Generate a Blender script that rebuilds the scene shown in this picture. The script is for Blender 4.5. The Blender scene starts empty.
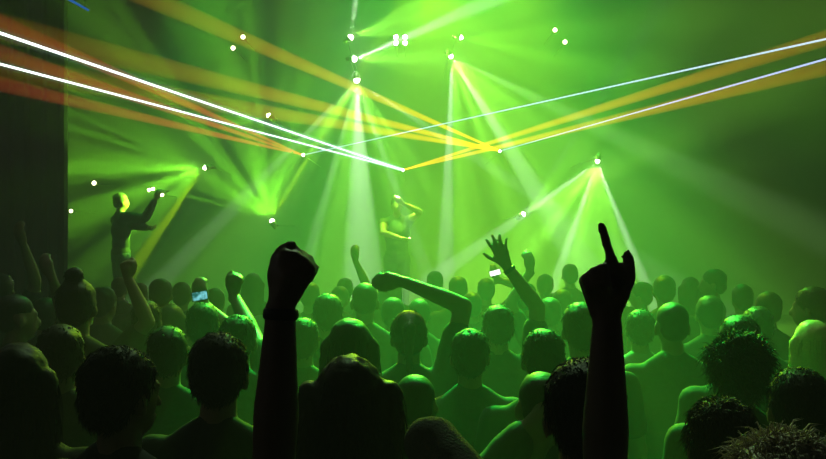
import bpy, bmesh, math, random
from mathutils import Vector, Matrix, noise

sc = bpy.context.scene
C = sc.collection
F = 997.0                       # focal length in pixels of the 826 px wide frame
EYE = 2.05                      # camera height
R = math.radians
V = Vector


def at(px, py, d):
    """point of the room seen at that pixel at distance d along the floor"""
    return V(((px - 413) / F * d, d, EYE - (py - 229.5) / F * d))


# ------------------------------------------------------------------ materials
MATS = {}


def mat(name, col, rough=.6, spec=.4, metal=0, noise_scale=40, var=.25, bump=.15, emit=None, strength=0):
    if name in MATS:
        return MATS[name]
    m = bpy.data.materials.new(name)
    m.use_nodes = True
    nt = m.node_tree
    b = nt.nodes['Principled BSDF']
    tc = nt.nodes.new('ShaderNodeTexCoord')
    nz = nt.nodes.new('ShaderNodeTexNoise')
    nz.inputs['Scale'].default_value = noise_scale
    nz.inputs['Detail'].default_value = 4
    nt.links.new(tc.outputs['Object'], nz.inputs['Vector'])
    mx = nt.nodes.new('ShaderNodeMix')
    mx.data_type = 'RGBA'
    mx.inputs[6].default_value = (*[c * (1 - var) for c in col], 1)
    mx.inputs[7].default_value = (*[min(1, c * (1 + var)) for c in col], 1)
    nt.links.new(nz.outputs['Fac'], mx.inputs[0])
    nt.links.new(mx.outputs[2], b.inputs['Base Color'])
    bp = nt.nodes.new('ShaderNodeBump')
    bp.inputs['Strength'].default_value = bump
    bp.inputs['Distance'].default_value = .01
    nt.links.new(nz.outputs['Fac'], bp.inputs['Height'])
    nt.links.new(bp.outputs[0], b.inputs['Normal'])
    b.inputs['Roughness'].default_value = rough
    b.inputs['Specular IOR Level'].default_value = spec
    b.inputs['Metallic'].default_value = metal
    if emit:
        b.inputs['Emission Color'].default_value = (*emit, 1)
        b.inputs['Emission Strength'].default_value = strength
    MATS[name] = m
    return m


SKIN = mat('skin', (.2, .125, .085), .5, .4, noise_scale=25, var=.12, bump=.05)
HAIRS = {
    'dark': mat('hair_dark', (.018, .014, .011), .55, .25, noise_scale=120, var=.4),
    'brown': mat('hair_brown', (.045, .03, .02), .55, .25, noise_scale=120, var=.4),
    'blonde': mat('hair_blonde', (.62, .46, .2), .45, .5, noise_scale=120, var=.3),
    'light': mat('hair_light', (.7, .6, .45), .5, .5, noise_scale=120, var=.3),
}
CLOTH = {
    'black': mat('cloth_black', (.018, .018, .02), .8, .2, noise_scale=60),
    'grey': mat('cloth_grey', (.06, .06, .06), .8, .2, noise_scale=60),
    'white': mat('cloth_white', (.22, .22, .21), .8, .2, noise_scale=60),
    'olive': mat('cloth_olive', (.05, .055, .035), .8, .2, noise_scale=60),
    'denim': mat('cloth_denim', (.03, .04, .08), .8, .2, noise_scale=90),
    'stripe': mat('cloth_knit', (.1, .1, .09), .85, .2, noise_scale=160, bump=.6),
}
SHOE = mat('shoe_leather', (.02, .02, .02), .5)
BAND = mat('wristband_rubber', (.02, .02, .02), .5)
BLACK = mat('black_metal', (.02, .02, .02), .4, .5, metal=.6)
BULB = mat('lamp_glass_warm', (.9, .9, .7), .3, emit=(1, 1, .55), strength=9)
LENS = mat('lamp_glass_white', (.9, .95, .9), .3, emit=(.85, 1, .6), strength=30)


# ------------------------------------------------------------------ mesh tools
class P:
    """collects closed primitives"""

    def __init__(self):
        self.v = []
        self.f = []
        self.M = Matrix.Identity(4)

    def add(self, vs, fs):
        o = len(self.v)
        self.v += [self.M @ v for v in vs]
        self.f += [tuple(i + o for i in f) for f in fs]

    def cone(self, a, b, ra, rb, n=12, flat=None):
        a, b = V(a), V(b)
        ax = b - a
        L = max(ax.length, 1e-5)
        ax = ax / L
        u = ax.orthogonal().normalized()
        w = ax.cross(u)
        rings = []
        for k in (-1, -.75, -.4, 0):
            rings.append((a + ax * ra * k, ra * math.sqrt(max(0, 1 - k * k))))
        for k in (0, .4, .75, 1):
            rings.append((b + ax * rb * k, rb * math.sqrt(max(0, 1 - k * k))))
        vs = [rings[0][0]]
        fs = []
        for c, r in rings[1:-1]:
            for j in range(n):
                t = 2 * math.pi * j / n
                p = u * math.cos(t) * r + w * math.sin(t) * r
                vs.append(c + p)
        vs.append(rings[-1][0])
        for j in range(n):
            fs.append((0, 1 + (j + 1) % n, 1 + j))
        nr = len(rings) - 2
        for i in range(nr - 1):
            for j in range(n):
                fs.append((1 + i * n + j, 1 + i * n + (j + 1) % n, 1 + (i + 1) * n + (j + 1) % n, 1 + (i + 1) * n + j))
        e = len(vs) - 1
        o = 1 + (nr - 1) * n
        for j in range(n):
            fs.append((o + j, o + (j + 1) % n, e))
        self.add(vs, fs)

    def ell(self, c, r, rot=None, n=16, m=9):
        c = V(c)
        vs = [V((0, 0, -1))]
        for i in range(1, m):
            t = math.pi * i / m
            for j in range(n):
                q = 2 * math.pi * j / n
                vs.append(V((math.sin(t) * math.cos(q), math.sin(t) * math.sin(q), -math.cos(t))))
        vs.append(V((0, 0, 1)))
        vs = [V((p.x * r[0], p.y * r[1], p.z * r[2])) for p in vs]
        if rot:
            vs = [rot @ p for p in vs]
        vs = [p + c for p in vs]
        fs = [(0, 1 + (j + 1) % n, 1 + j) for j in range(n)]
        for i in range(m - 2):
            for j in range(n):
                fs.append((1 + i * n + j, 1 + i * n + (j + 1) % n, 1 + (i + 1) * n + (j + 1) % n, 1 + (i + 1) * n + j))
        o = 1 + (m - 2) * n
        fs += [(o + j, o + (j + 1) % n, len(vs) - 1) for j in range(n)]
        self.add(vs, fs)

    def box(self, lo, hi):
        x0, y0, z0 = lo
        x1, y1, z1 = hi
        vs = [V(p) for p in ((x0, y0, z0), (x1, y0, z0), (x1, y1, z0), (x0, y1, z0), (x0, y0, z1), (x1, y0, z1), (x1, y1, z1), (x0, y1, z1))]
        self.add(vs, [(0, 3, 2, 1), (4, 5, 6, 7), (0, 1, 5, 4), (1, 2, 6, 5), (2, 3, 7, 6), (3, 0, 4, 7)])

    def tube(self, a, b, r0, r1, n=12):
        a, b = V(a), V(b)
        ax = (b - a).normalized()
        u = ax.orthogonal().normalized()
        w = ax.cross(u)
        vs = []
        for c, r in ((a, r0), (b, r1)):
            for j in range(n):
                t = 2 * math.pi * j / n
                vs.append(c + u * math.cos(t) * r + w * math.sin(t) * r)
        fs = [(j, (j + 1) % n, n + (j + 1) % n, n + j) for j in range(n)]
        fs += [tuple(range(n - 1, -1, -1)), tuple(range(n, 2 * n))]
        self.add(vs, fs)

    def mesh(self, name):
        me = bpy.data.meshes.new(name)
        me.from_pydata([tuple(v) for v in self.v], [], self.f)
        me.update()
        return me

    def remeshed(self, name, vox, smooth=3):
        me = self.mesh(name)
        o = bpy.data.objects.new('temporary', me)
        C.objects.link(o)
        m = o.modifiers.new('r', 'REMESH')
        m.mode = 'VOXEL'
        m.voxel_size = vox
        s = o.modifiers.new('s', 'SMOOTH')
        s.factor = .5
        s.iterations = smooth
        dg = bpy.context.evaluated_depsgraph_get()
        out = bpy.data.meshes.new_from_object(o.evaluated_get(dg))
        out.name = name
        bpy.data.objects.remove(o)
        bpy.data.meshes.remove(me)
        for p in out.polygons:
            p.use_smooth = True
        return out


def link(name, me, m, parent=None, loc=None):
    o = bpy.data.objects.new(name, me)
    C.objects.link(o)
    me.materials.clear()
    me.materials.append(m)
    if parent:
        o.parent = parent
    if loc is not None:
        o.location = loc
    return o


def empty(name, loc, rz=0):
    o = bpy.data.objects.new(name, None)
    o.empty_display_size = .1
    C.objects.link(o)
    o.location = loc
    o.rotation_euler = (0, 0, rz)
    return o


def tag(o, label, cat, group=None, kind=None):
    if label:
        o['label'] = label
    if cat:
        o['category'] = cat
    if group:
        o['group'] = group
    if kind:
        o['kind'] = kind
    return o


def struct(name, lo, hi, m):
    p = P()
    p.box(lo, hi)
    o = link(name, p.mesh(name), m)
    o['kind'] = 'structure'
    return o


# ------------------------------------------------------------------ people
def hand(p, W, D, T, side, pose, s=1.0):
    """palm, four fingers and a thumb; W wrist, D towards fingertips, T towards the thumb side"""
    D = V(D).normalized()
    T = V(T)
    T = (T - D * T.dot(D)).normalized()
    N = T.cross(D) if side > 0 else D.cross(T)      # palm side

    def q(x, y, z):
        return V(W) + (T * x + D * y + N * z) * s
    k = s
    p.cone(q(0, -.02, 0), q(0, .02, 0), .027 * k, .026 * k)
    base = [(.030, .088, .0098), (.010, .093, .010), (-.010, .089, .0098), (-.029, .080, .0085)]
    lens = [(.042, .026, .022), (.046, .030, .023), (.043, .027, .022), (.034, .021, .019)]
    spread = {'open': (14, 3, -8, -20), 'point': (-7, 0, -2, -5)}.get(pose, (3, 0, -2, -5))
    for i in range(4):
        x, y, r = base[i]
        p.cone(q(x * .55, .012, 0), q(x, y, 0), .016 * k, .0135 * k)
        st = {'fist': (78, 95, 55), 'open': (8 + i * 5, 14, 10), 'relax': (30, 35, 20)}.get(pose)
        if pose == 'point':
            st = (0, 4, 4) if i == 0 else (80, 95, 55)
        pt = V((x, y, 0))
        a = 0
        sp = R(spread[i])
        for L, da in zip(lens[i], st):
            a += R(da)
            d = V((math.sin(sp) * math.cos(a), math.cos(sp) * math.cos(a), math.sin(a)))
            nx = pt + d * L * (1.0 if pose != 'fist' else 1.0)
            p.cone(q(*pt), q(*nx), r * k * 1.08, r * k * .95, 10)
            pt = nx
    p.ell(q(0, .05, .002), (.03 * k, .03 * k, .03 * k))
    p.cone(q(.012, .015, .006), q(.036, .045, .010), .02 * k, .017 * k)
    if pose == 'point':
        ch = [(.036, .045, .006), (.054, .066, .008), (.060, .094, .006), (.058, .116, .002)]
    elif pose == 'fist':
        ch = [(.036, .045, .010), (.047, .073, .012), (.042, .097, .018), (.030, .112, .026)]
    elif pose == 'open':
        ch = [(.036, .045, .010), (.062, .066, .014), (.080, .088, .016), (.092, .108, .016)]
    else:
        ch = [(.036, .045, .010), (.048, .072, .022), (.048, .096, .03), (.044, .115, .034)]
    for i in range(3):
        p.cone(q(*ch[i]), q(*ch[i + 1]), (.0135, .0125, .0115)[i] * k, (.0125, .0115, .010)[i] * k, 10)


def ik(S, W, l1, l2, hint):
    d = W - S
    L = d.length
    if L > (l1 + l2) * .999:
        f = L / ((l1 + l2) * .999)
        l1 *= f
        l2 *= f
    u = d.normalized()
    a = (l1 * l1 - l2 * l2 + L * L) / (2 * L)
    h = math.sqrt(max(0, l1 * l1 - a * a))
    n = V(hint)
    n = n - u * n.dot(u)
    n = n.normalized() if n.length > 1e-4 else u.orthogonal().normalized()
    return S + u * a + n * h


def rnd_dir(rg):
    return V((rg.gauss(0, 1), rg.gauss(0, 1), rg.gauss(0, 1))).normalized()


QUEUE = []


def make_person(label, cx, ytop, h, hair='short', hc='dark', top='black', sleeve='short', yaw=0, head=(0, 0, 0), build=1.0,
           arms=None, d=None, skin=SKIN, base_z=0.0, group='people in the crowd', band=False, hold=None, lean=0, seed=None, bottoms='denim'):
    """cx, ytop: where the top of the head shows; h: height of the person"""
    if d is None:
        d = (EYE - base_z - h) * F / (ytop - 229.5)
    rg = random.Random(seed if seed is not None else int(cx * 7 + ytop * 13))
    X = (cx - 413) / F * d
    root = empty('person', (X, d, base_z), R(yaw))
    tag(root, label, 'person', group)
    s = h / 1.775
    S = Matrix.Scale(s, 4)
    inv = Matrix.Rotation(-R(yaw), 4, 'Z') @ Matrix.Translation((-X, -d, -base_z))
    inv = Matrix.Scale(1 / s, 4) @ inv
    arms = arms or {}
    fine = any(a.get('pose') in ('point', 'fist', 'open') for a in arms.values()) and d < 6.5
    vox = .0065 if fine and d < 3 else .0075 if fine else .010 if d < 3.3 else .013 if d < 6 else .017
    sw = .185 * build
    # lean matrix for the upper body
    Lm = Matrix.Translation((0, 0, .98)) @ Matrix.Rotation(R(lean), 4, 'Y') @ Matrix.Translation((0, 0, -.98))
    # ---- joints
    J = {}
    for sd, nm in ((1, 'R'), (-1, 'L')):
        a = arms.get(nm)
        sh = Lm @ V((sd * sw, -.01, 1.405))
        if a:
            W = inv @ a['w']
            up = max(0, min(1, (W.z - 1.25) / .5))
            sh = sh + V((-sd * .02 * up, .0, .055 * up))
            hint = (inv.to_3x3() @ V(a.get('hint', (sd * 1, 0, -.3))))
            el = ik(sh, W, .295 * a.get('stretch', 1), .262 * a.get('stretch', 1), hint)
            D = inv.to_3x3() @ V(a['D']) if 'D' in a else (W - el)
            T = inv.to_3x3() @ V(a.get('T', (-sd, 0, .2)))
            J[nm] = (sh, el, W, D, T, a.get('pose', 'relax'))
        else:
            el = V((sd * (sw + .055), -.03, 1.125))
            W = V((sd * (sw + .05), .05, .885))
            el, W = Lm @ el, Lm @ W
            J[nm] = (sh, el, W, W - el + V((0, .03, -.02)), V((0, 1, .2)), 'relax')
    Hm = Lm @ Matrix.Translation((0, -.005, 1.54)) @ (Matrix.Rotation(R(head[0]), 4, 'Z') @ Matrix.Rotation(R(head[1]), 4, 'X') @ Matrix.Rotation(R(head[2]), 4, 'Y')) @ Matrix.Translation((0, .005, -1.54))

    def torso(p, g, neck=True):
        p.M = S @ Lm
        b = build
        p.ell((0, -.005, .97), (.16 * b + g, .112 + g, .12 + g))
        p.ell((0, 0, 1.10), (.143 * b + g, .102 + g, .15 + g))
        p.ell((0, 0, 1.27), (.168 * b + g, .113 + g, .17 + g))
        p.cone((-.135 * b, -.012, 1.395), (.135 * b, -.012, 1.395), .062 + g, .062 + g)
        for q in (-1, 1):
            p.cone((q * .12 * b, -.015, 1.415), (q * .025, -.02, 1.49), .048 + g, .045 + g * .5)
        p.M = S

    def arm(p, nm, g, frac_lo=0, frac_hi=2, loose=0):
        sh, el, W = J[nm][:3]
        p.M = S
        cl = Lm @ V((.1 * (1 if nm == 'R' else -1), -.01, 1.39))
        p.cone(cl, sh, .058 + g, .06 + g)
        if frac_hi >= 1:
            p.cone(sh, el, .057 + g, .043 + g + loose)
        else:
            p.cone(sh, sh.lerp(el, frac_hi), .057 + g, .050 + g + loose)
        if frac_hi > 1:
            t = min(1, frac_hi - 1)
            mid = el.lerp(W, .28)
            p.cone(el, mid, .042 + g + loose, .045 + g + loose)
            p.cone(mid, el.lerp(W, max(.3, t)), .045 + g + loose, .029 + g + (1 - t) * .014)

    # ---- body
    p = P()
    torso(p, 0)
    p.M = S @ Lm
    p.cone((0, -.018, 1.45), (0, .0, 1.57), .058 * build, .053)
    p.M = S
    for nm in ('R', 'L'):
        arm(p, nm, 0)
        sh, el, W, D, T, pose = J[nm]
        hand(p, W + (W - el).normalized() * .01, D, T, 1 if nm == 'R' else -1, pose)
    for q in (-1, 1):
        p.cone((q * .085, 0, .93), (q * .095, .015, .5), .09, .058)
        p.cone((q * .095, .015, .5), (q * .1, -.015, .10), .056, .04)
        p.ell((q * .097, -.025, .36), (.05, .053, .11))
        p.cone((q * .105, -.035, .05), (q * .125, .16, .04), .042, .034)
    p.M = S @ Hm
    p.ell((0, -.008, 1.675), (.074, .094, .078))
    p.ell((0, .028, 1.628), (.063, .068, .085))
    p.ell((0, .045, 1.575), (.046, .048, .036))
    p.cone((0, .094, 1.645), (0, .118, 1.612), .009, .014, 8)
    p.cone((-.032, .084, 1.664), (.032, .084, 1.664), .013, .013, 8)
    p.cone((-.018, .090, 1.583), (.018, .090, 1.583), .009, .009, 8)
    for q in (-1, 1):
        p.ell((q * .077, -.004, 1.628), (.013, .021, .034))
        p.ell((q * .030, .084, 1.645), (.013, .011, .010))
    body = link('body', p.remeshed('body', vox, 3), skin, root)
    # ---- shirt
    fr = {'short': .62, 'long': 1.93, 'none': .12, 'half': .92}[sleeve]
    p = P()
    torso(p, .014)
    p.M = S @ Lm
    p.cone((0, -.035, 1.43), (0, -.022, 1.475), .075, .062)
    p.M = S
    for nm in ('R', 'L'):
        if sleeve == 'long' or True:
            arm(p, nm, .011, 0, fr, .006)
    me = p.remeshed('shirt', max(.011, vox), 3)
    for v in me.vertices:
        n = noise.noise(V(v.co) * 9 + V((cx, ytop, 0))) + .5 * noise.noise(V(v.co) * 22 + V((ytop, cx, 0)))
        v.co += V(v.normal) * n * .006
    link('shirt', me, CLOTH[top], root)
    # ---- trousers and shoes
    p = P()
    p.M = S
    p.ell((0, -.005, .94), (.172 * build, .125, .13))
    for q in (-1, 1):
        p.cone((q * .088, 0, .92), (q * .097, .015, .5), .102, .072)
        p.cone((q * .097, .015, .5), (q * .1, -.012, .10), .072, .064)
    link('trousers', p.remeshed('trousers', max(.014, vox), 3), CLOTH[bottoms], root)
    for q in (-1, 1):
        p = P()
        p.M = S
        p.cone((q * .105, -.035, .055), (q * .125, .165, .045), .053, .045)
        me = p.remeshed('shoe', .012, 2)
        for v in me.vertices:
            v.co.z = max(v.co.z, 0)
        link('shoe', me, SHOE, root)
    # ---- hair
    p = P()
    p.M = S @ Hm
    if hair != 'bald':
        p.ell((0, -.014, 1.690), (.083, .101, .080))
        p.ell((0, -.048, 1.635), (.073, .062, .075))
        for q in (-1, 1):
            p.ell((q * .062, -.012, 1.66), (.022, .05, .045))
    else:
        p.ell((0, -.012, 1.684), (.077, .097, .078))
        p.ell((0, -.046, 1.635), (.070, .058, .06))
    if hair == 'bun':
        p.ell((0, -.035, 1.785), (.042, .042, .036))
    if hair == 'tail':
        p.ell((0, -.115, 1.70), (.03, .03, .03))
        p.cone((0, -.125, 1.69), (0, -.135, 1.50), .028, .014)
    if hair in ('long', 'wavy'):
        wd = 1.0 if hair == 'long' else 1.25
        for i in range(-3, 4):
            x = i * .026 * wd
            p.cone((x, -.05 + abs(i) * .014, 1.66), (x * 1.2, -.098 + abs(i) * .013, 1.36 + .02 * (i % 2)), .036 * wd, .024)
        for q in (-1, 1):
            p.cone((q * .068, .0, 1.67), (q * .092 * wd, -.02, 1.42), .028, .02)
    if hair == 'curly':
        for i in range(26):
            t = rg.uniform(0, 2 * math.pi)
            z = rg.uniform(-.1, 1)
            r = math.sqrt(max(0, 1 - z * z))
            c = V((r * math.cos(t) * .078, -.018 + r * math.sin(t) * .09, 1.69 + z * .072))
            if c.y > .06 and c.z < 1.69:
                continue
            p.ell(c, (.026, .026, .026), n=10, m=6)
    me = p.remeshed('hair', max(.008, vox), 2)
    amp = {'curly': .008, 'messy': .008, 'wavy': .007}.get(hair, .004) * (.3 if hair == 'bald' else 1)
    for v in me.vertices:
        v.co += V(v.normal) * noise.noise(V(v.co) * 38 + V((cx, 0, ytop))) * amp
    if d < 5.6 and hair != 'bald':
        n = {'short': 700, 'messy': 900, 'curly': 900, 'long': 800, 'wavy': 1000, 'bun': 400, 'tail': 400}[hair]
        if d > 3.4:
            n //= 2
        else:
            n = n * 3
        thin = .55 if d < 3.4 else .9
        vs = [tuple(v.co) for v in me.vertices]
        fs = [tuple(f.vertices) for f in me.polygons]
        src = [(V(v.co), V(v.normal)) for v in me.vertices]
        up = (S @ Hm).to_3x3()
        back = (up @ V((0, -1, 0))).normalized()
        for _ in range(n):
            c, nn = src[rg.randrange(len(src))]
            tg = back * .6 + V((0, 0, -.5)) + rnd_dir(rg) * .5
            tg = tg - nn * tg.dot(nn)
            tg = tg.normalized() if tg.length > 1e-3 else nn.orthogonal().normalized()
            if hair in ('long', 'wavy'):
                dr = nn * .10 + V((0, 0, -1)) + rnd_dir(rg) * (.08 if hair == 'long' else .16)
                L = rg.uniform(.05, .13)
                w0 = .003
            elif hair == 'messy':
                dr = nn * .35 + tg + rnd_dir(rg) * .4
                L = rg.uniform(.02, .04)
                w0 = .0035
            elif hair == 'curly':
                dr = nn * .42 + tg * .6 + rnd_dir(rg) * .5
                L = rg.uniform(.025, .06)
                w0 = .004
            else:
                dr = nn * .16 + tg + rnd_dir(rg) * .2
                L = rg.uniform(.012, .026)
                w0 = .003
            dr.normalize()
            u = dr.orthogonal().normalized()
            w = dr.cross(u)
            w0 *= thin
            o = len(vs)
            c0 = c - nn * .003
            c1 = c + dr * L * .55
            c2 = c + dr * L + V((0, 0, -L * .35)) + rnd_dir(rg) * L * .12
            for cc, ww in ((c0, w0), (c1, w0 * .7)):
                for k in range(3):
                    t = 2.094 * k
                    vs.append(tuple(cc + u * math.cos(t) * ww + w * math.sin(t) * ww))
            vs.append(tuple(c2))
            for k in range(3):
                k2 = (k + 1) % 3
                fs.append((o + k, o + k2, o + 3 + k2, o + 3 + k))
                fs.append((o + 3 + k, o + 3 + k2, o + 6))
        me2 = bpy.data.meshes.new('hair')
        me2.from_pydata(vs, [], fs)
        for q in me2.polygons:
            q.use_smooth = True
        bpy.data.meshes.remove(me)
        me = me2
    link('hair', me, HAIRS[hc], root)
    if band:
        sh, el, W = J[band][:3]
        p = P()
        p.M = S
        u = (W - el).normalized()
        c = W - u * .012
        a = u.orthogonal().normalized()
        b = u.cross(a)
        n, m2 = 20, 8
        vs, fs = [], []
        for i in range(n):
            t = 2 * math.pi * i / n
            rd = a * math.cos(t) + b * math.sin(t)
            for j in range(m2):
                q = 2 * math.pi * j / m2
                vs.append(c + rd * (.0305 + .0045 * math.cos(q)) + u * .011 * math.sin(q))
        for i in range(n):
            for j in range(m2):
                fs.append((i * m2 + j, ((i + 1) % n) * m2 + j, ((i + 1) % n) * m2 + (j + 1) % m2, i * m2 + (j + 1) % m2))
        p.add(vs, fs)
        bd = link('wristband', p.mesh('wristband'), BAND, root)
        for q in bd.data.polygons:
            q.use_smooth = True
    return root, J, s



def person(label, cx, ytop, h, **k):
    QUEUE.append([label, cx, ytop, h, k])


def arm(px, py, d, **k):
    return dict(w=at(px, py, d), **k)


G = 'people in the crowd'
# ---- nearest: arms raised right in front of the camera
person('person close by raising a clenched right fist, dark wristband below the fist', 166, 470, 1.64, d=1.76, sleeve='none', top='black', yaw=0,
       arms={'R': arm(281, 308, 1.78, D=(.40, .05, 1), T=(-1, .15, .3), pose='fist', hint=(.9, -.2, -.5))}, band='R')
person('person close by raising an arm with the index finger pointing up', 500, 470, 1.64, d=1.74, sleeve='none', top='black',
       arms={'R': arm(607, 324, 1.76, D=(-.17, .02, 1), T=(1, -.15, 0), pose='point', hint=(.6, -.3, -.5))})
# ---- front row of dark heads
person('dark figure with straight long rim lit hair, front row at the left edge', 19, 340, 1.74, hair='long')
person('dark short haired man in the front row at left, seen from behind, lit right ear', 121, 343, 1.77, yaw=-22, head=(-12, 0, 0))
person('dark head just left of the raised clenched fist, pale patch of collar', 219, 330, 1.76, hair='short', top='black')
person('nearest dark wavy haired head, right of the raised fist', 350, 352, 1.73, hair='wavy')
person('brown long haired head directly behind the nearest wavy haired head', 350, 316, 1.73, hair='long', hc='brown')
person('short haired head with bright rim on its upper left, left of the pointing arm', 543, 327, 1.69, d=3.7, hair='short', hc='brown')
person('shaved head and bare neck, left arm lifted sideways, left of the pointing arm', 541, 367, 1.63, hair='bald', top='grey', sleeve='short',
       arms={'L': arm(522, 488, 3.0, hint=(-.8, .2, 1))})
person('darkest head beside the pointing arm, left elbow in knit sleeve pushed out', 583, 355, 1.779, d=2.15, hair='short', top='stripe', sleeve='half',
       arms={'L': arm(505, 505, 2.40, hint=(-1, -.1, .9))})
person('dark tousled curly head with green lit strands, right of the pointing arm', 737, 335, 1.701, d=3.3, hair='curly', seed=5)
person('dark messy haired head at the bottom, below the tousled curly head', 720, 396, 1.641, d=2.45, hair='messy', hc='brown')
person('dark round shouldered figure in black at the right edge, in front of the blonde', 797, 365, 1.676, d=2.75, hair='short')
person('blonde with long straight hair at the right edge', 812, 318, 1.72, hair='long', hc='blonde')
person('person at the right edge with lit face turned left, above the blonde', 811, 285, 1.75, yaw=52, hair='short', hc='brown')
person('person with light curly hair at the bottom right corner', 781, 437, 1.69, d=1.74, hair='curly', hc='light')
# ---- left side
person('tall figure at far left with one arm bent overhead', 2, 272, 1.76, hair='short',
       arms={'R': arm(24, 246, 6.6, pose='relax', hint=(1, 0, .1))})
person('figure at left with lit forearm held up, left of the head with the bun', 46, 296, 1.66, hair='short',
       arms={'R': arm(52, 278, 5.5, D=(-.4, 0, 1), hint=(1, -.2, -.6))})
person('figure at far left facing right with lit forehead and ear', 16, 291, 1.74, hair='bald', yaw=-50)
person('dark head with a hair bun on top at left', 77, 277, 1.80, hair='bun')
person('dark round head with fluffy hair right of the hair bun', 104, 285, 1.72, hair='messy', top='grey', yaw=-20)
person('person at left raising a small clenched fist in front of the yellow beam', 147, 299, 1.67, hair='short',
       arms={'L': arm(129, 280, 5.35, D=(-.1, 0, 1), T=(1, .2, 0), pose='fist', hint=(.8, -.2, -.6))})
person('head with long hair right of the small raised fist', 172, 303, 1.68, hair='long')
person('faint head behind and left of the phone holder', 161, 277, 1.70, hair='short')
person('faint head in a flat cap shape behind the phone holder', 182, 281, 1.64, hair='short')
holder = person('person holding up a phone with a lit blue screen', 203, 301, 1.70, hair='short',
                arms={'R': arm(205, 305, 5.2, D=(-.2, 0, 1), T=(-1, 0, 0), hint=(1, 0, -.7))})
person('head left of the raised fist with a small raised forearm of its own', 238, 313, 1.69, d=4.3, hair='short',
       arms={'R': arm(234, 296, 4.75, D=(.1, 0, 1), T=(-1, .2, 0), pose='fist', hint=(.6, .2, -.8))})
person('faint head with long hair just left of the raised fist, far back', 253, 272, 1.72, hair='long')
person('head with lit right edge, just right of the raised wrist', 303, 316, 1.69, hair='short')
person('round head with lit top, between the raised fist and the rim lit shaved head', 328, 292, 1.72, hair='short', hc='brown')
person('large round cropped head with a bright yellow rim, left of the bent arm', 365, 280, 1.80, hair='bald', hc='dark', top='grey', sleeve='short')
person('person with right arm bent over the head, elbow pointing right', 409, 311, 1.70, d=4.4, hair='tail', hc='brown', top='grey', sleeve='short',
       arms={'R': arm(404, 282, 4.5, D=(-1, .1, .12), T=(0, -.3, -1), hint=(1, .1, .9), stretch=1.16)})
person('short person with dark round head below the bent arm', 415, 370, 1.585, hair='bald')
person('small distant head left of the bent arm owner', 393, 296, 1.61, hair='short')
person('small distant head above the bent arm owner', 419, 299, 1.60, d=6.6, hair='short', hc='brown')
person('person waving an open hand with spread fingers, dark wristband', 498, 305, 1.68, d=5.0, hair='short', top='black', sleeve='short', build=1.1,
       arms={'R': arm(508, 268, 5.0, D=(-.42, 0, 1), T=(-1, .3, -.3), pose='open', hint=(.9, .1, -.5))}, band='R')
person('head with glowing yellow outline behind the elbow of the bent arm', 458, 275, 1.68, hair='short', hc='brown')
person('head with yellow lit top right of the elbow of the bent arm', 472, 291, 1.63, hair='short', hc='brown')
person('round head right of the waving hand', 525, 281, 1.69, hair='short', top='grey')
person('person raising a thin yellow lit arm, between the waving hand and the pointing finger', 550, 296, 1.62, hair='short',
       arms={'L': arm(530, 272, 6.4, D=(-.3, 0, 1), pose='relax', hint=(-.4, 0, -.6))})
person('round head just left of the pointing hand with thin lit outline', 562, 288, 1.67, hair='short', hc='brown')
person('far faint head behind the pointing finger, left of it', 570, 263, 1.72, hair='short')
person('head with bright lit left edge touching the pointing arm', 581, 300, 1.70, hair='short', hc='brown')
person('head right of the pointing hand, in the yellow beam', 664, 274, 1.73, hair='short', top='grey')
person('large round head with bare shoulders, right of the pointing arm', 672, 300, 1.73, d=4.6, hair='bald', hc='dark', top='olive', sleeve='short')
person('person at right in profile facing left with lit face', 713, 268, 1.73, yaw=75, hair='short')
person('round head with lit left temple, second large head right of the pointing arm', 709, 294, 1.72, hair='short')
person('head with thin lit outline right of the second large head', 739, 313, 1.68, hair='short', hc='brown')
person('faint figure between the pointing arm and the large round head', 640, 308, 1.63, hair='short', top='white')
person('small far head right of the pointing hand with lit cheek', 641, 281, 1.62, yaw=60, hair='short')
# ---- far rows and the dim sides
far = [(215, 287, 1.62, 'short', 'faint far head above the phone with the blue screen'),
       (278, 284, 1.60, 'short', 'far head hidden partly by the raised fist'),
       (345, 277, 1.63, 'short', 'faint far head above the round head with lit top'),
       (390, 272, 1.68, 'long', 'far head behind the hand of the bent arm'),
       (435, 270, 1.68, 'short', 'far head behind the forearm of the bent arm'),
       (545, 273, 1.66, 'short', 'far faint head in the yellow haze between the two raised hands'),
       (612, 274, 1.66, 'short', 'far head behind the pointing hand'),
       (690, 276, 1.66, 'long', 'far head with long hair left of the profile'),
       (742, 283, 1.66, 'short', 'faint far head in the dark right of the profile'),
       (768, 290, 1.68, 'short', 'faint head in the dark, well left of the lit face at right edge'),
       (757, 305, 1.66, 'short', 'dim head above the tousled curly head'),
       (120, 276, 1.62, 'short', 'small far head beside the small clenched fist'),
       (60, 283, 1.66, 'short', 'dim head behind the head with the bun'),
       (140, 282, 1.60, 'short', 'small far head behind the forearm of the small fist'),
       (310, 281, 1.62, 'short', 'far head right of the raised fist')]
for cx, yt, h, hr, lb in far:
    person(lb, cx, yt, h, hair=hr, hc='dark' if int(cx) % 2 else 'brown', top=random.Random(cx).choice(['black', 'grey', 'white', 'olive']))
person('far person holding a glaring white phone beside the waving arm', 486, 277, 1.65, d=8.4,
       arms={'R': arm(498, 280, 8.35, D=(-.25, 0, 1), T=(-1, 0, 0), hint=(1, 0, -.6))})
person('dim figure between the two left edge figures and the short haired man', 62, 322, 1.72, hair='short')
person('dim figure filling the gap in front of the head with long hair', 168, 345, 1.68, d=3.9, hair='short')
person('dim figure left of the shaved head, in a dark top, behind the lifted arm', 470, 330, 1.66, d=4.0, hair='short', hc='brown', top='grey')
person('far person stretching one arm straight up, left of the rim lit cropped head', 340, 285, 1.60, hair='short',
       arms={'R': arm(356, 262, 8.1, D=(0, 0, 1), hint=(1, 0, 0))})
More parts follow.
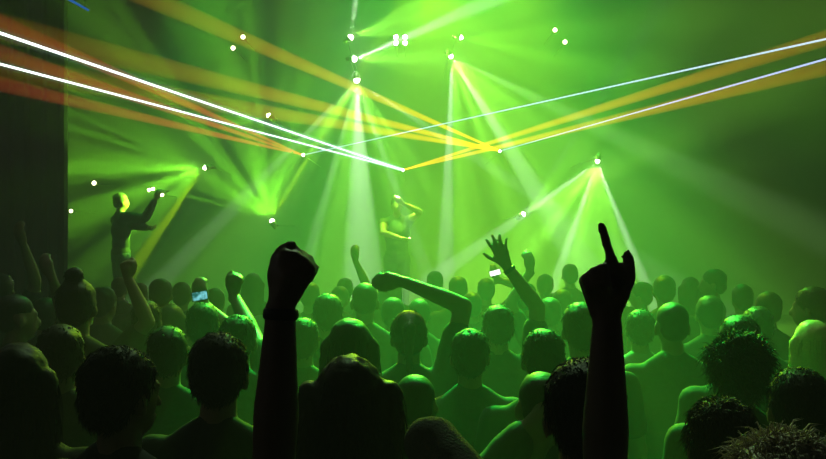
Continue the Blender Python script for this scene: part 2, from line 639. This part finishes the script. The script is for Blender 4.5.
# ---- on stage
person('person on stage at left in a cap, silhouetted, reaching one arm out to the right', 121, 192, 1.592, d=11.75, base_z=.9, yaw=-55, hair='short', group='people on stage',
       sleeve='long', arms={'R': arm(155, 200, 11.55, hint=(0, 0, -1)), 'L': arm(148, 228, 11.55, hint=(-.3, .5, -1))})
person('person on stage in the middle with one bent arm and lit bare arms', 397, 199, 1.55, d=11.7, base_z=.9, hair='short', group='people on stage', sleeve='none', yaw=180, top='grey', bottoms='grey',
       arms={'L': arm(404, 204, 11.4, hint=(1, 0, -.2)), 'R': arm(401, 238, 11.4, hint=(-1, 0, .1))})

# phones
def phone(q, rot, label, w, h, m):
    root = empty('phone', q)
    tag(root, label, 'phone', 'phones held up')
    root.rotation_euler = rot
    p = P()
    p.box((-w / 2, -.004, -h / 2), (w / 2, .004, h / 2))
    pb = link('phone_body', p.mesh('phone_body'), BLACK, root)
    p = P()
    p.box((-w / 2 + .004, -.0062, -h / 2 + .004), (w / 2 - .004, -.0042, h / 2 - .004))
    link('screen', p.mesh('screen'), m, pb)


def screen_mat(name, c0, c1, strength):
    m = mat(name, (.02, .02, .02), .3, noise_scale=35)
    nt = m.node_tree
    cr = nt.nodes.new('ShaderNodeValToRGB')
    cr.color_ramp.elements[0].position = .42
    cr.color_ramp.elements[0].color = (*c0, 1)
    cr.color_ramp.elements[1].position = .6
    cr.color_ramp.elements[1].color = (*c1, 1)
    nt.links.new(nt.nodes['Noise Texture'].outputs['Fac'], cr.inputs[0])
    b = nt.nodes['Principled BSDF']
    nt.links.new(cr.outputs[0], b.inputs['Emission Color'])
    b.inputs['Emission Strength'].default_value = strength
    return m


phone(at(200, 296, 5.17), (R(-8), R(-10), 0), 'phone with a lit blue screen held up at left', .085, .05, screen_mat('screen_blue', (.01, .12, .13), (.25, .8, .9), .9))
phone(at(495, 273, 8.31), (R(-15), R(-14), 0), 'phone with a glaring white screen beside the waving arm', .095, .05, screen_mat('screen_white', (.9, 1, .85), (1, 1, 1), 2.2))


# stand everyone clear of the neighbours: a slightly taller person stands nearer
def settle():
    rg = random.Random(3)
    P_ = []
    for label, cx, yt, h, k in QUEUE:
        bz = k.get('base_z', 0)
        fixed = 'd' in k or 'arms' in k or bz > 0
        d = k.get('d') or (EYE - bz - h) * F / (yt - 229.5)
        P_.append([cx, yt, h, d, fixed, bz])

    def clash(i, d):
        c = 0
        x = (P_[i][0] - 413) / F * d
        for j, q in enumerate(P_):
            if j == i or q[5] != P_[i][5]:
                continue
            dx = (x - (q[0] - 413) / F * q[3]) / .52
            dy = (d - q[3]) / .40
            r = dx * dx + dy * dy
            if r < 1:
                c += 1 - r
        return c
    for it in range(400):
        bad = [i for i in range(len(P_)) if not P_[i][4] and clash(i, P_[i][3]) > 0]
        if not bad:
            break
        for i in bad:
            cx, yt, h, d, fx, bz = P_[i]
            best = (clash(i, d), 0, h, d)
            for t in range(14):
                h2 = min(1.88, max(1.52, h + rg.uniform(-.09, .09)))
                if d < 3.4:
                    h2 = min(1.83, max(1.56, h + rg.uniform(-.06, .06)))
                d2 = (EYE - h2) * F / (yt - 229.5)
                if not 2 < d2 < 10.2:
                    continue
                c = clash(i, d2)
                if (c, abs(h2 - h)) < best[:2]:
                    best = (c, abs(h2 - h), h2, d2)
            P_[i][2], P_[i][3] = best[2], best[3]
    for a, b in zip(QUEUE, P_):
        a[3] = b[2]
        a[4]['d'] = b[3]


settle()
for label, cx, yt, h, k in QUEUE:
    make_person(label, cx, yt, h, **k)


# ------------------------------------------------------------------ the room
WALL = mat('wall_paint', (.03, .03, .032), .9, .2, noise_scale=6)
FLOOR = mat('floor_concrete', (.04, .04, .04), .6, .3, noise_scale=5)
BACK = mat('backdrop_paint', (.10, .11, .10), .9, .1, noise_scale=3)
DECK = mat('stage_deck_wood', (.05, .045, .04), .7, .2, noise_scale=12)
DRAPE = mat('stage_curtain_cloth', (.012, .012, .012), .95, .1, noise_scale=30)
XL, XR, YB, YR, ZC = -6.2, 6.2, 13.4, -3.0, 6.6
struct('floor', (XL, YR, -.2), (XR, YB, 0), FLOOR)
struct('ceiling', (XL, YR, ZC), (XR, YB, ZC + .2), WALL)
struct('wall_back', (XL - .2, YB, -.2), (XR + .2, YB + .2, ZC + .2), BACK)
struct('wall_rear', (XL - .2, YR - .2, -.2), (XR + .2, YR, ZC + .2), WALL)
struct('wall_left', (XL - .2, YR, -.2), (XL, YB, ZC + .2), WALL)
struct('wall_right', (XR, YR, -.2), (XR + .2, YB, ZC + .2), WALL)
ST_Y, ST_Z = 10.6, .9
p = P()
p.box((XL + .01, ST_Y, 0), (XR - .01, YB - .01, ST_Z))
stage = link('stage', p.mesh('stage'), DECK)
tag(stage, 'dark raised stage platform across the far end of the room', 'stage')

# black side curtain: folded cloth, its edge shows against the lit stage
def curtain(x0, x1, y, z0, z1, label):
    p = P()
    n = 90
    vs, fs = [], []
    for i in range(n + 1):
        x = x0 + (x1 - x0) * i / n
        yy = y + .05 * math.sin(i * .9)
        for z in (z0, z1):
            vs.append(V((x, yy, z)))
            vs.append(V((x, yy + .03, z)))
    for i in range(n):
        a, b = i * 4, i * 4 + 4
        fs += [(a, b, b + 2, a + 2), (a + 1, a + 3, b + 3, b + 1), (a, a + 1, b + 1, b), (a + 2, b + 2, b + 3, a + 3)]
    fs += [(0, 2, 3, 1), (n * 4, n * 4 + 1, n * 4 + 3, n * 4 + 2)]
    p.add(vs, fs)
    o = link('stage_curtain', p.mesh('stage_curtain'), DRAPE)
    for q in o.data.polygons:
        q.use_smooth = False
    tag(o, label, 'curtain')
    return o


cl = at(68, 0, 11.0).x
curtain(XL + .02, cl, 11.0, ST_Z, ZC, 'black full height curtain hiding the left side of the stage')

# ------------------------------------------------------------------ haze and lamps
w = bpy.data.worlds.new('club_air')
sc.world = w
w.use_nodes = True
nt = w.node_tree
nt.nodes.clear()
wo = nt.nodes.new('ShaderNodeOutputWorld')
bg = nt.nodes.new('ShaderNodeBackground')
bg.inputs[0].default_value = (0, 0, 0, 1)
nt.links.new(bg.outputs[0], wo.inputs[0])
vs_ = nt.nodes.new('ShaderNodeVolumeScatter')
vs_.inputs['Density'].default_value = .04
vs_.inputs['Anisotropy'].default_value = .0
nt.links.new(vs_.outputs[0], wo.inputs['Volume'])

GREEN = (.003, 1, .065)
LIME = (.5, 1, .0)
PALE = (.34, 1, .07)
WARM = (.26, 1, .03)
WHITE = (.8, 1, .72)
HAZE_FILL = (.60, 1, .50)  # colour of the added lamp over the mid crowd


def aim(o, direction):
    """beam along direction; local x lies across the beam, upright seen from the hall"""
    d = V(direction).normalized()
    x = d.cross(V((0, 1, 0)))
    x = x.normalized() if x.length > 1e-3 else V((1, 0, 0))
    z = -d
    y = z.cross(x)
    m = Matrix((x, y, z)).transposed()
    o.rotation_euler = m.to_euler()


def gobo(l, freq, seed, lo, contrast):
    """bar gobo: the wheel in front of the lamp splits the cone into rays"""
    l.use_nodes = True
    nt = l.node_tree
    em = nt.nodes['Emission']
    tc = nt.nodes.new('ShaderNodeTexCoord')
    sp = nt.nodes.new('ShaderNodeSeparateXYZ')
    nt.links.new(tc.outputs['Normal'], sp.inputs[0])
    dv = nt.nodes.new('ShaderNodeMath')
    dv.operation = 'DIVIDE'
    nt.links.new(sp.outputs[0], dv.inputs[0])
    nt.links.new(sp.outputs[2], dv.inputs[1])
    nz = nt.nodes.new('ShaderNodeTexNoise')
    nz.noise_dimensions = '1D'
    nz.inputs['Scale'].default_value = freq
    nz.inputs['Detail'].default_value = 1.5
    ad = nt.nodes.new('ShaderNodeMath')
    ad.operation = 'ADD'
    ad.inputs[1].default_value = seed
    nt.links.new(dv.outputs[0], ad.inputs[0])
    nt.links.new(ad.outputs[0], nz.inputs['W'])
    mr = nt.nodes.new('ShaderNodeMapRange')
    mr.inputs['From Min'].default_value = .5 - .5 / contrast
    mr.inputs['From Max'].default_value = .5 + .5 / contrast
    mr.inputs['To Min'].default_value = lo
    mr.inputs['To Max'].default_value = 1.6
    nt.links.new(nz.outputs['Fac'], mr.inputs['Value'])
    # mask added to the lamp's strength keeps the rays in a flat fan
    dy = nt.nodes.new('ShaderNodeMath')
    dy.operation = 'DIVIDE'
    nt.links.new(sp.outputs[1], dy.inputs[0])
    nt.links.new(sp.outputs[2], dy.inputs[1])
    ab = nt.nodes.new('ShaderNodeMath')
    ab.operation = 'ABSOLUTE'
    nt.links.new(dy.outputs[0], ab.inputs[0])
    sl = nt.nodes.new('ShaderNodeMapRange')
    sl.inputs['From Min'].default_value = .20
    sl.inputs['From Max'].default_value = .30
    sl.inputs['To Min'].default_value = 1
    sl.inputs['To Max'].default_value = 0
    nt.links.new(ab.outputs[0], sl.inputs['Value'])
    ml = nt.nodes.new('ShaderNodeMath')
    ml.operation = 'MULTIPLY'
    nt.links.new(mr.outputs[0], ml.inputs[0])
    nt.links.new(sl.outputs[0], ml.inputs[1])
    nt.links.new(ml.outputs[0], em.inputs['Strength'])


def lamp(parent, loc, direction, ang, e, col, blend=.25, r=.03, g=None):
    l = bpy.data.lights.new('lamp', 'SPOT')
    l.energy = e
    l.color = col
    l.spot_size = R(ang)
    l.spot_blend = blend
    l.shadow_soft_size = r
    o = bpy.data.objects.new('lamp', l)
    C.objects.link(o)
    if parent:
        o.parent = parent
        o.location = V(loc) - parent.location
    else:
        o.location = loc
    aim(o, direction)
    if g:
        gobo(l, *g)
    return o


def fixture(px, py, d, look, label, group='stage spotlights', lens_r=.026, spill=3):
    """moving head spotlight on an arm from the back wall; look = direction of its beam"""
    q = at(px, py, d)
    root = empty('spotlight', q)
    tag(root, label, 'spotlight', group)
    lk = V(look).normalized()
    p = P()
    p.tube(-lk * .10, -lk * .03, .028, .036, 16)
    p.ell(-lk * .10, (.028, .028, .028))
    h = link('lamp_housing', p.mesh('lamp_housing'), BLACK, root)
    for f in h.data.polygons:
        f.use_smooth = True
    p = P()
    p.ell(-lk * .028, (lens_r, lens_r, lens_r))
    ln = link('lens', p.mesh('lens'), LENS, h)
    ln['label'] = 'glowing white lens'
    for f in ln.data.polygons:
        f.use_smooth = True
    p = P()
    b = -lk * .08
    sx = V((.042, 0, 0))
    p.tube(b - sx, b + sx,   .006, .006)
    p.tube(b - sx, b - sx + V((0, .10, 0)),   .006, .006)
    p.tube(b + sx, b + sx + V((0, .10, 0)),   .006, .006)
    p.tube(b - sx + V((0, .10, 0)), b + sx + V((0, .10, 0)), .012, .012)
    link('yoke', p.mesh('yoke'), BLACK, root)
    p = P()
    p.tube(b + V((0, .10, 0)), V((b.x, YB - q.y, b.z)), .004, .004)
    link('mounting_arm', p.mesh('mounting_arm'), BLACK, root)
    l = bpy.data.lights.new('lamp_spill', 'POINT')
    l.energy = spill
    l.color = (.8, 1, .5)
    l.shadow_soft_size = .01
    o = bpy.data.objects.new('lamp_spill', l)
    C.objects.link(o)
    o.parent = root
    o.location = lk * .03
    return root, q


def fan(root, q, px0, ang, e, col, dz=-.1, blend=.2, g=None, off=.02):
    """px0: image direction of the axis in degrees, clockwise from right"""
    a = R(px0)
    dr = V((math.cos(a), dz, -math.sin(a))).normalized()
    return lamp(root, q + dr * off, dr, ang, e, col, blend, .02, g)


def dirv(a, dz=-.25):
    a = R(a)
    return V((math.cos(a), dz, -math.sin(a)))


# moving heads on the back of the stage: (pixel, distance) -> place; fans of light out of each
GS = 'stage spotlights'
def rays(r, q, angles, e, col, width=5, dz=-.06):
    """bright edge rays of a fan"""
    for a_ in angles:
        fan(r, q, a_, width, e, col, dz=dz, blend=.6)


r, q = fixture(203, 168, 12.0, dirv(170), 'spotlight at left fanning its beam to the left')
fan(r, q, 163, 76, 3200, WARM, g=(4.5, 3.1, .12, 2.2))
rays(r, q, (203, 178), 13000, WARM, 4)
rays(r, q, (124,), 14000, LIME, 8)
r, q = fixture(271, 219, 11.4, dirv(-115), 'low spotlight at left fanning its beam upwards')
fan(r, q, -112, 100, 3000, WARM, g=(3.5, 7.7, .10, 2.4))
rays(r, q, (-58,), 26000, LIME, 4)
rays(r, q, (-164, -96, -125), 14000, WARM, 4)
r, q = fixture(267, 114, 11.4, dirv(-140), 'small spotlight under the white laser beams at left')
fan(r, q, -128, 20, 420, WARM)
fan(r, q, 165, 34, 420, WARM, g=(4, 2, .1, 2))
r, q = fixture(352, 36, 11.4, dirv(-40), 'topmost spotlight of the upper column', lens_r=.034, spill=11)
fan(r, q, -84, 9, 7000, WHITE)
fan(r, q, 88, 10, 5000, WHITE)
fan(r, q, -14, 36, 2400, PALE, g=(6, 1.3, .15, 2.2))
r, q = fixture(356, 59, 11.4, dirv(5), 'middle spotlight of the upper column', lens_r=.034, spill=11)
fan(r, q, -3, 44, 2200, PALE, g=(4.5, 9.4, .2, 2.2))
rays(r, q, (-23,), 18000, WHITE, 8)
r, q = fixture(357, 82, 11.4, dirv(85), 'lowest spotlight of the upper column', lens_r=.034, spill=11)
fan(r, q, 94, 92, 3000, PALE, g=(3.2, 4.2, .15, 2.2))
fan(r, q, 88, 13, 12000, WHITE, dz=-.08)
rays(r, q, (134, 33, 70, 105), 11000, WHITE, 5)
r, q = fixture(452, 58, 11.4, dirv(60), 'spotlight right of the upper column fanning downwards', spill=7)
fan(r, q, 57, 70, 4000, PALE, g=(4.5, 5.5, .2, 2.2))
rays(r, q, (92,), 24000, WHITE, 6)
rays(r, q, (58,), 14000, WHITE, 9)
rays(r, q, (26,), 4500, WHITE, 7)
r, q = fixture(463, 38, 11.4, dirv(15), 'small spotlight at upper right of the fanning one')
fan(r, q, 14, 48, 1100, WARM, g=(3.0, 8.6, .05, 3))
rays(r, q, (-11, 40), 3500, WARM, 4)
r, q = fixture(597, 163, 11.4, dirv(105), 'spotlight at right fanning downwards behind the pointing finger', spill=6)
fan(r, q, 106, 78, 4200, PALE, g=(4.2, 12.3, .2, 2.2))
rays(r, q, (69, 145, 110), 20000, WHITE, 6)
r, q = fixture(525, 213, 11.4, dirv(-35), 'low spotlight at right fanning towards the upper right')
fan(r, q, -33, 48, 1300, PALE, g=(4, 3.3, .2, 2.2))
rays(r, q, (-57,), 2500, WHITE, 5)

# round warm lamps in pairs and small dots of light
def lamp_dot(pts, d, rad, label, glass=BULB, group='small round stage lamps'):
    q = at(*pts[0], d)
    root = empty('stage_lamp', q)
    tag(root, label, 'lamp', group)
    for x, y in pts:
        o = at(x, y, d) - q
        p = P()
        p.tube(o + V((0, .006, 0)), o + V((0, .09, 0)), rad * 1.25, rad * .9, 16)
        hs = link('lamp_housing', p.mesh('lamp_housing'), BLACK, root)
        p = P()
        p.ell(o, (rad, rad * .5, rad))
        b = link('bulb', p.mesh('bulb'), glass, hs)
        for f in b.data.polygons:
            f.use_smooth = True
        p = P()
        p.tube(o + V((0, .08, 0)), o + V((0, YB - q.y, 0)), .005, .005)
        link('mounting_arm', p.mesh('mounting_arm'), BLACK, root)


lamp_dot([(243, 37), (233, 48)], 12.4, .027, 'pair of round warm lamps at upper left')
lamp_dot([(555, 30), (565, 42)], 12.4, .027, 'pair of round warm lamps at upper right')
lamp_dot([(396, 37), (405, 37), (396, 43), (405, 43)], 12.4, .027, 'cluster of four white lamps right of the upper spotlight column', LENS)
lamp_dot([(94, 183)], 12.4, .027, 'small round lamp above and left of the person in a cap')
lamp_dot([(71, 211)], 12.4, .022, 'tiny round lamp beside the edge of the black curtain')
lamp_dot([(149, 190), (153, 189), (162, 195)], 12.6, .022, 'row of tiny lamps by the reaching hand of the person in a cap')

# blue streak of light at the upper left, built as an added tube and wires
ta, tb = at(58, -7, 7.5), at(88, 10, 7.5)
streak_root = empty('light_streak', tb)
tag(streak_root, 'short slanting blue streak of light at the upper left corner', 'light streak')
p = P()
p.cone(ta - tb, (0, 0, 0), .012, .008)
link('tube', p.mesh('tube'), mat('streak_blue', (.05, .12, .4), .3, emit=(.02, .12, .5), strength=.9), streak_root)
p = P()
for q_ in (.1, .9):
    h_ = (ta - tb) * q_
    p.tube(h_, (h_.x, 0, ZC - tb.z), .0025, .0025, 6)
link('added_wire', p.mesh('added_wire'), BLACK, streak_root)

# lasers ------------------------------------------------------------------
def laser_mat(name, core, strength):
    m = bpy.data.materials.new(name)
    m.use_nodes = True
    nt = m.node_tree
    nt.nodes.remove(nt.nodes['Principled BSDF'])
    e = nt.nodes.new('ShaderNodeEmission')
    tc = nt.nodes.new('ShaderNodeTexCoord')
    nz = nt.nodes.new('ShaderNodeTexNoise')
    nz.inputs['Scale'].default_value = .8
    mr = nt.nodes.new('ShaderNodeMapRange')
    mr.inputs['To Min'].default_value = strength * .8
    mr.inputs['To Max'].default_value = strength * 1.2
    nt.links.new(tc.outputs['Object'], nz.inputs['Vector'])
    nt.links.new(nz.outputs['Fac'], mr.inputs['Value'])
    nt.links.new(mr.outputs[0], e.inputs['Strength'])
    e.inputs['Color'].default_value = (*core, 1)
    nt.links.new(e.outputs[0], nt.nodes['Material Output'].inputs['Surface'])
    return m


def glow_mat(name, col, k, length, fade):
    """emitting volume standing in for light scattered along a beam on local z, dimming away from the source"""
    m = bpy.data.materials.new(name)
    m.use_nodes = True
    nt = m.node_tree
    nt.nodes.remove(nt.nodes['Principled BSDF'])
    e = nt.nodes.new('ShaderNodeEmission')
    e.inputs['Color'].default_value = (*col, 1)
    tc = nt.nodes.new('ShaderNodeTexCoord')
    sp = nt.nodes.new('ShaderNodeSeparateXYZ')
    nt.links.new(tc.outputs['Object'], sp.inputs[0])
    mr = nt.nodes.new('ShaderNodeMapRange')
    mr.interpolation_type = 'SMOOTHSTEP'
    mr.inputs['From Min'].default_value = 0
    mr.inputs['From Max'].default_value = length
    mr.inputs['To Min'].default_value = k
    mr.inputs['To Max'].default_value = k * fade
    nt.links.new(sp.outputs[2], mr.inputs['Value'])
    ad = nt.nodes.new('ShaderNodeMath')      # painted glow spreads out: divide by the beam's width
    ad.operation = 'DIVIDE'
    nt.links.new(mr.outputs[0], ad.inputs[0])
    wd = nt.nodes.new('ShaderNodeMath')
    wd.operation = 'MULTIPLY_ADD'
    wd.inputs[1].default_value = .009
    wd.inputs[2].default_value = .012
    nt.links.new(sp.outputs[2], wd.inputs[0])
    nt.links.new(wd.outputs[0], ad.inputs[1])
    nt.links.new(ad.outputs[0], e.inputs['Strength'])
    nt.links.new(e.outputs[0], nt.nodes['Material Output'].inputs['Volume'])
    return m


def beam(name, a, b, r0, r1, m, label, group, thin=1.0, halo=None):  # glowing mesh stands in for the haze lit by the beam
    a, b = V(a), V(b)
    L = (b - a).length
    p = P()
    n = 14
    vs = []
    for z, r in ((.03, r0), (L, r1)):
        for j in range(n):
            t = 2 * math.pi * j / n
            vs.append(V((math.cos(t) * r, math.sin(t) * r * thin, z)))
    fs = [(j, (j + 1) % n, n + (j + 1) % n, n + j) for j in range(n)] + [tuple(range(n - 1, -1, -1)), tuple(range(n, 2 * n))]
    p.add(vs, fs)
    o = link(name, p.mesh(name), m)
    o.location = a
    o.rotation_euler = (b - a).to_track_quat('Z', 'Y').to_euler()
    tag(o, label, 'laser beam', group)
    if halo:
        vs2 = [V((v.x * k_, v.y * k_, v.z)) for v, k_ in zip(vs, [4.5] * n + [3.2] * n)]
        p = P()
        p.add(vs2, fs)
        link('haze_glow', p.mesh('haze_glow'), halo, o)  # emitting shell paints the halo round the beam
    return o


def to_wall(a, px, py, d):
    """end of the ray from a through that point of the hall, on the walls"""
    b = at(px, py, d)
    u = (b - a)
    ts = []
    for i, lo, hi in ((0, XL, XR), (1, YR, YB), (2, 0, ZC)):
        if u[i] > 0:
            ts.append((hi - a[i]) / u[i])
        elif u[i] < 0:
            ts.append((lo - a[i]) / u[i])
    return a + u * min(ts) * .998


def projector(px, py, d, label):
    q = at(px, py, d)
    root = empty('laser_projector', q)
    tag(root, label, 'laser projector', 'laser projectors')
    p = P()
    p.box((-.026, .02, -.018), (.026, .12, .018))
    pc = link('projector_case', p.mesh('projector_case'), BLACK, root)
    p = P()
    p.ell((0, .012, 0), (.014, .012, .014))
    link('lens', p.mesh('lens'), LENS, pc)
    p = P()
    p.tube((0, .11, 0), (0, YB - q.y, 0), .004, .004)
    link('mounting_arm', p.mesh('mounting_arm'), BLACK, root)
    return q


L1 = projector(303, 155, 11.2, 'left laser projector sending red beams left')
L2 = projector(403, 170, 11.2, 'middle lowest laser projector where the white beams meet')
L3 = projector(500, 151, 11.2, 'right laser projector sending orange beams left')
WH = laser_mat('laser_white', (.85, 1, .95), 2.6)
BL = laser_mat('laser_pale_blue', (.62, .85, 1), 1.25)
BV = laser_mat('laser_blue', (.50, .62, 1), 1.3)
NEAR = 5.0
GLOW = glow_mat('laser_halo', (.55, 1, .8), .10, 9, .25)
beam('laser_beam', L2, to_wall(L2, 0, 33, NEAR), .005, .011, WH, 'upper thick white laser beam crossing the left half', 'white laser beams', halo=GLOW)
beam('laser_beam', L2, to_wall(L2, 0, 64, NEAR), .004, .009, WH, 'lower thick white laser beam crossing the left half', 'white laser beams', halo=GLOW)
beam('laser_beam', L1, to_wall(L1, 826, 39, NEAR), .004, .006, BL, 'thin pale blue laser beam, upper one of the right half', 'pale blue laser beams')
beam('laser_beam', L3, to_wall(L3, 826, 59, NEAR), .004, .006, BV, 'thin blue laser beam, lower one of the right half', 'pale blue laser beams')
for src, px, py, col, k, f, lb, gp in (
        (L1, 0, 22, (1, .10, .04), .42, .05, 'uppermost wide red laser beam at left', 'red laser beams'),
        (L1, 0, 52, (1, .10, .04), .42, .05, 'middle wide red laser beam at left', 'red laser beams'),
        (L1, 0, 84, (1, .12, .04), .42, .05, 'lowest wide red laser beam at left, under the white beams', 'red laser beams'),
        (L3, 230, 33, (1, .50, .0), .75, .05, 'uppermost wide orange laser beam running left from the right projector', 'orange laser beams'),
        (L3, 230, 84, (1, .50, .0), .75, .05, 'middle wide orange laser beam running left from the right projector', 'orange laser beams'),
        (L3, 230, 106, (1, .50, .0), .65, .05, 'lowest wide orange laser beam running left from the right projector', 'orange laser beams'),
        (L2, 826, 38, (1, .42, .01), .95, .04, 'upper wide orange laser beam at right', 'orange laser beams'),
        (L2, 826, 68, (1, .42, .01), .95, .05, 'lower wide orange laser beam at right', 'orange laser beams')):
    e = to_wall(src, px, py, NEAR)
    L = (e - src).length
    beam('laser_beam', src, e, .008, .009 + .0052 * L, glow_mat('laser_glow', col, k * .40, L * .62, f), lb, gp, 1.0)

# washes over the stage and back lights on the crowd (unseen lamps added to light haze and rims)
for x, y, z, tx, ty, tz, ang, e, col, bl in (
        (.35, 10.0, 6.4, .35, 5.3, 1.6, 28, 15500, GREEN, .6),
        (.2, 12.0, 4.9, -.75, 5.0, 1.7, 12, 1300, LIME, .6),
        (.2, 12.0, 4.9, .2, 4.7, 1.7, 13, 2800, LIME, .6),
        (.3, 12.0, 4.9, 1.25, 4.7, 1.7, 13, 2200, LIME, .6),
        (.5, 10.6, 5.9, .4, 6.4, 1.5, 40, 2600, LIME, .7),
        (-.9, 10.6, 5.9, -1.0, 6.2, 1.5, 34, 400, GREEN, .7),
        (1.8, 10.6, 5.9, 1.7, 6.0, 1.5, 38, 900, GREEN, .7),
        (.3, 10.9, 5.0, -.75, 2.6, 1.6, 12, 450, LIME, .6),
        (.3, 10.9, 5.0, .95, 2.7, 1.6, 12, 450, LIME, .6),
        (.1, 7.2, 6.4, .15, 4.5, 1.6, 60, 380, HAZE_FILL, .7)):  # added lamp, lifts the tone in front of the mid crowd
    lamp(None, (x, y, z), V((tx, ty, tz)) - V((x, y, z)), ang, e, col, bl, .08)
for x, y, z, e, col, ang in ((-2.3, 12.4, 6.4, 950, GREEN, 50), (-1.0, 12.4, 6.4, 1500, GREEN, 50), (.3, 12.4, 6.4, 3400, LIME, 42),
                             (1.3, 12.4, 6.4, 3000, LIME, 42), (2.3, 12.4, 6.4, 1150, GREEN, 50), (2.9, 12.4, 6.4, 950, GREEN, 38), (-2.7, 12.4, 6.4, 950, GREEN, 34)):
    lamp(None, (x, y, z), V((0, -.06, -1)), ang, e, col, .8, .2)


# ------------------------------------------------------------------ camera
cam = bpy.data.cameras.new('camera')
co = bpy.data.objects.new('camera', cam)
C.objects.link(co)
co.location = (0, 0, EYE)
co.rotation_euler = (math.pi / 2, 0, 0)
cam.sensor_width = 36
cam.lens = F / 826 * 36
cam.clip_start = .05
sc.camera = co
sc.view_settings.view_transform = 'Standard'
sc.view_settings.look = 'None'
sc.cycles.volume_bounces = 0
sc.cycles.max_bounces = 4
sc.cycles.use_denoising = True
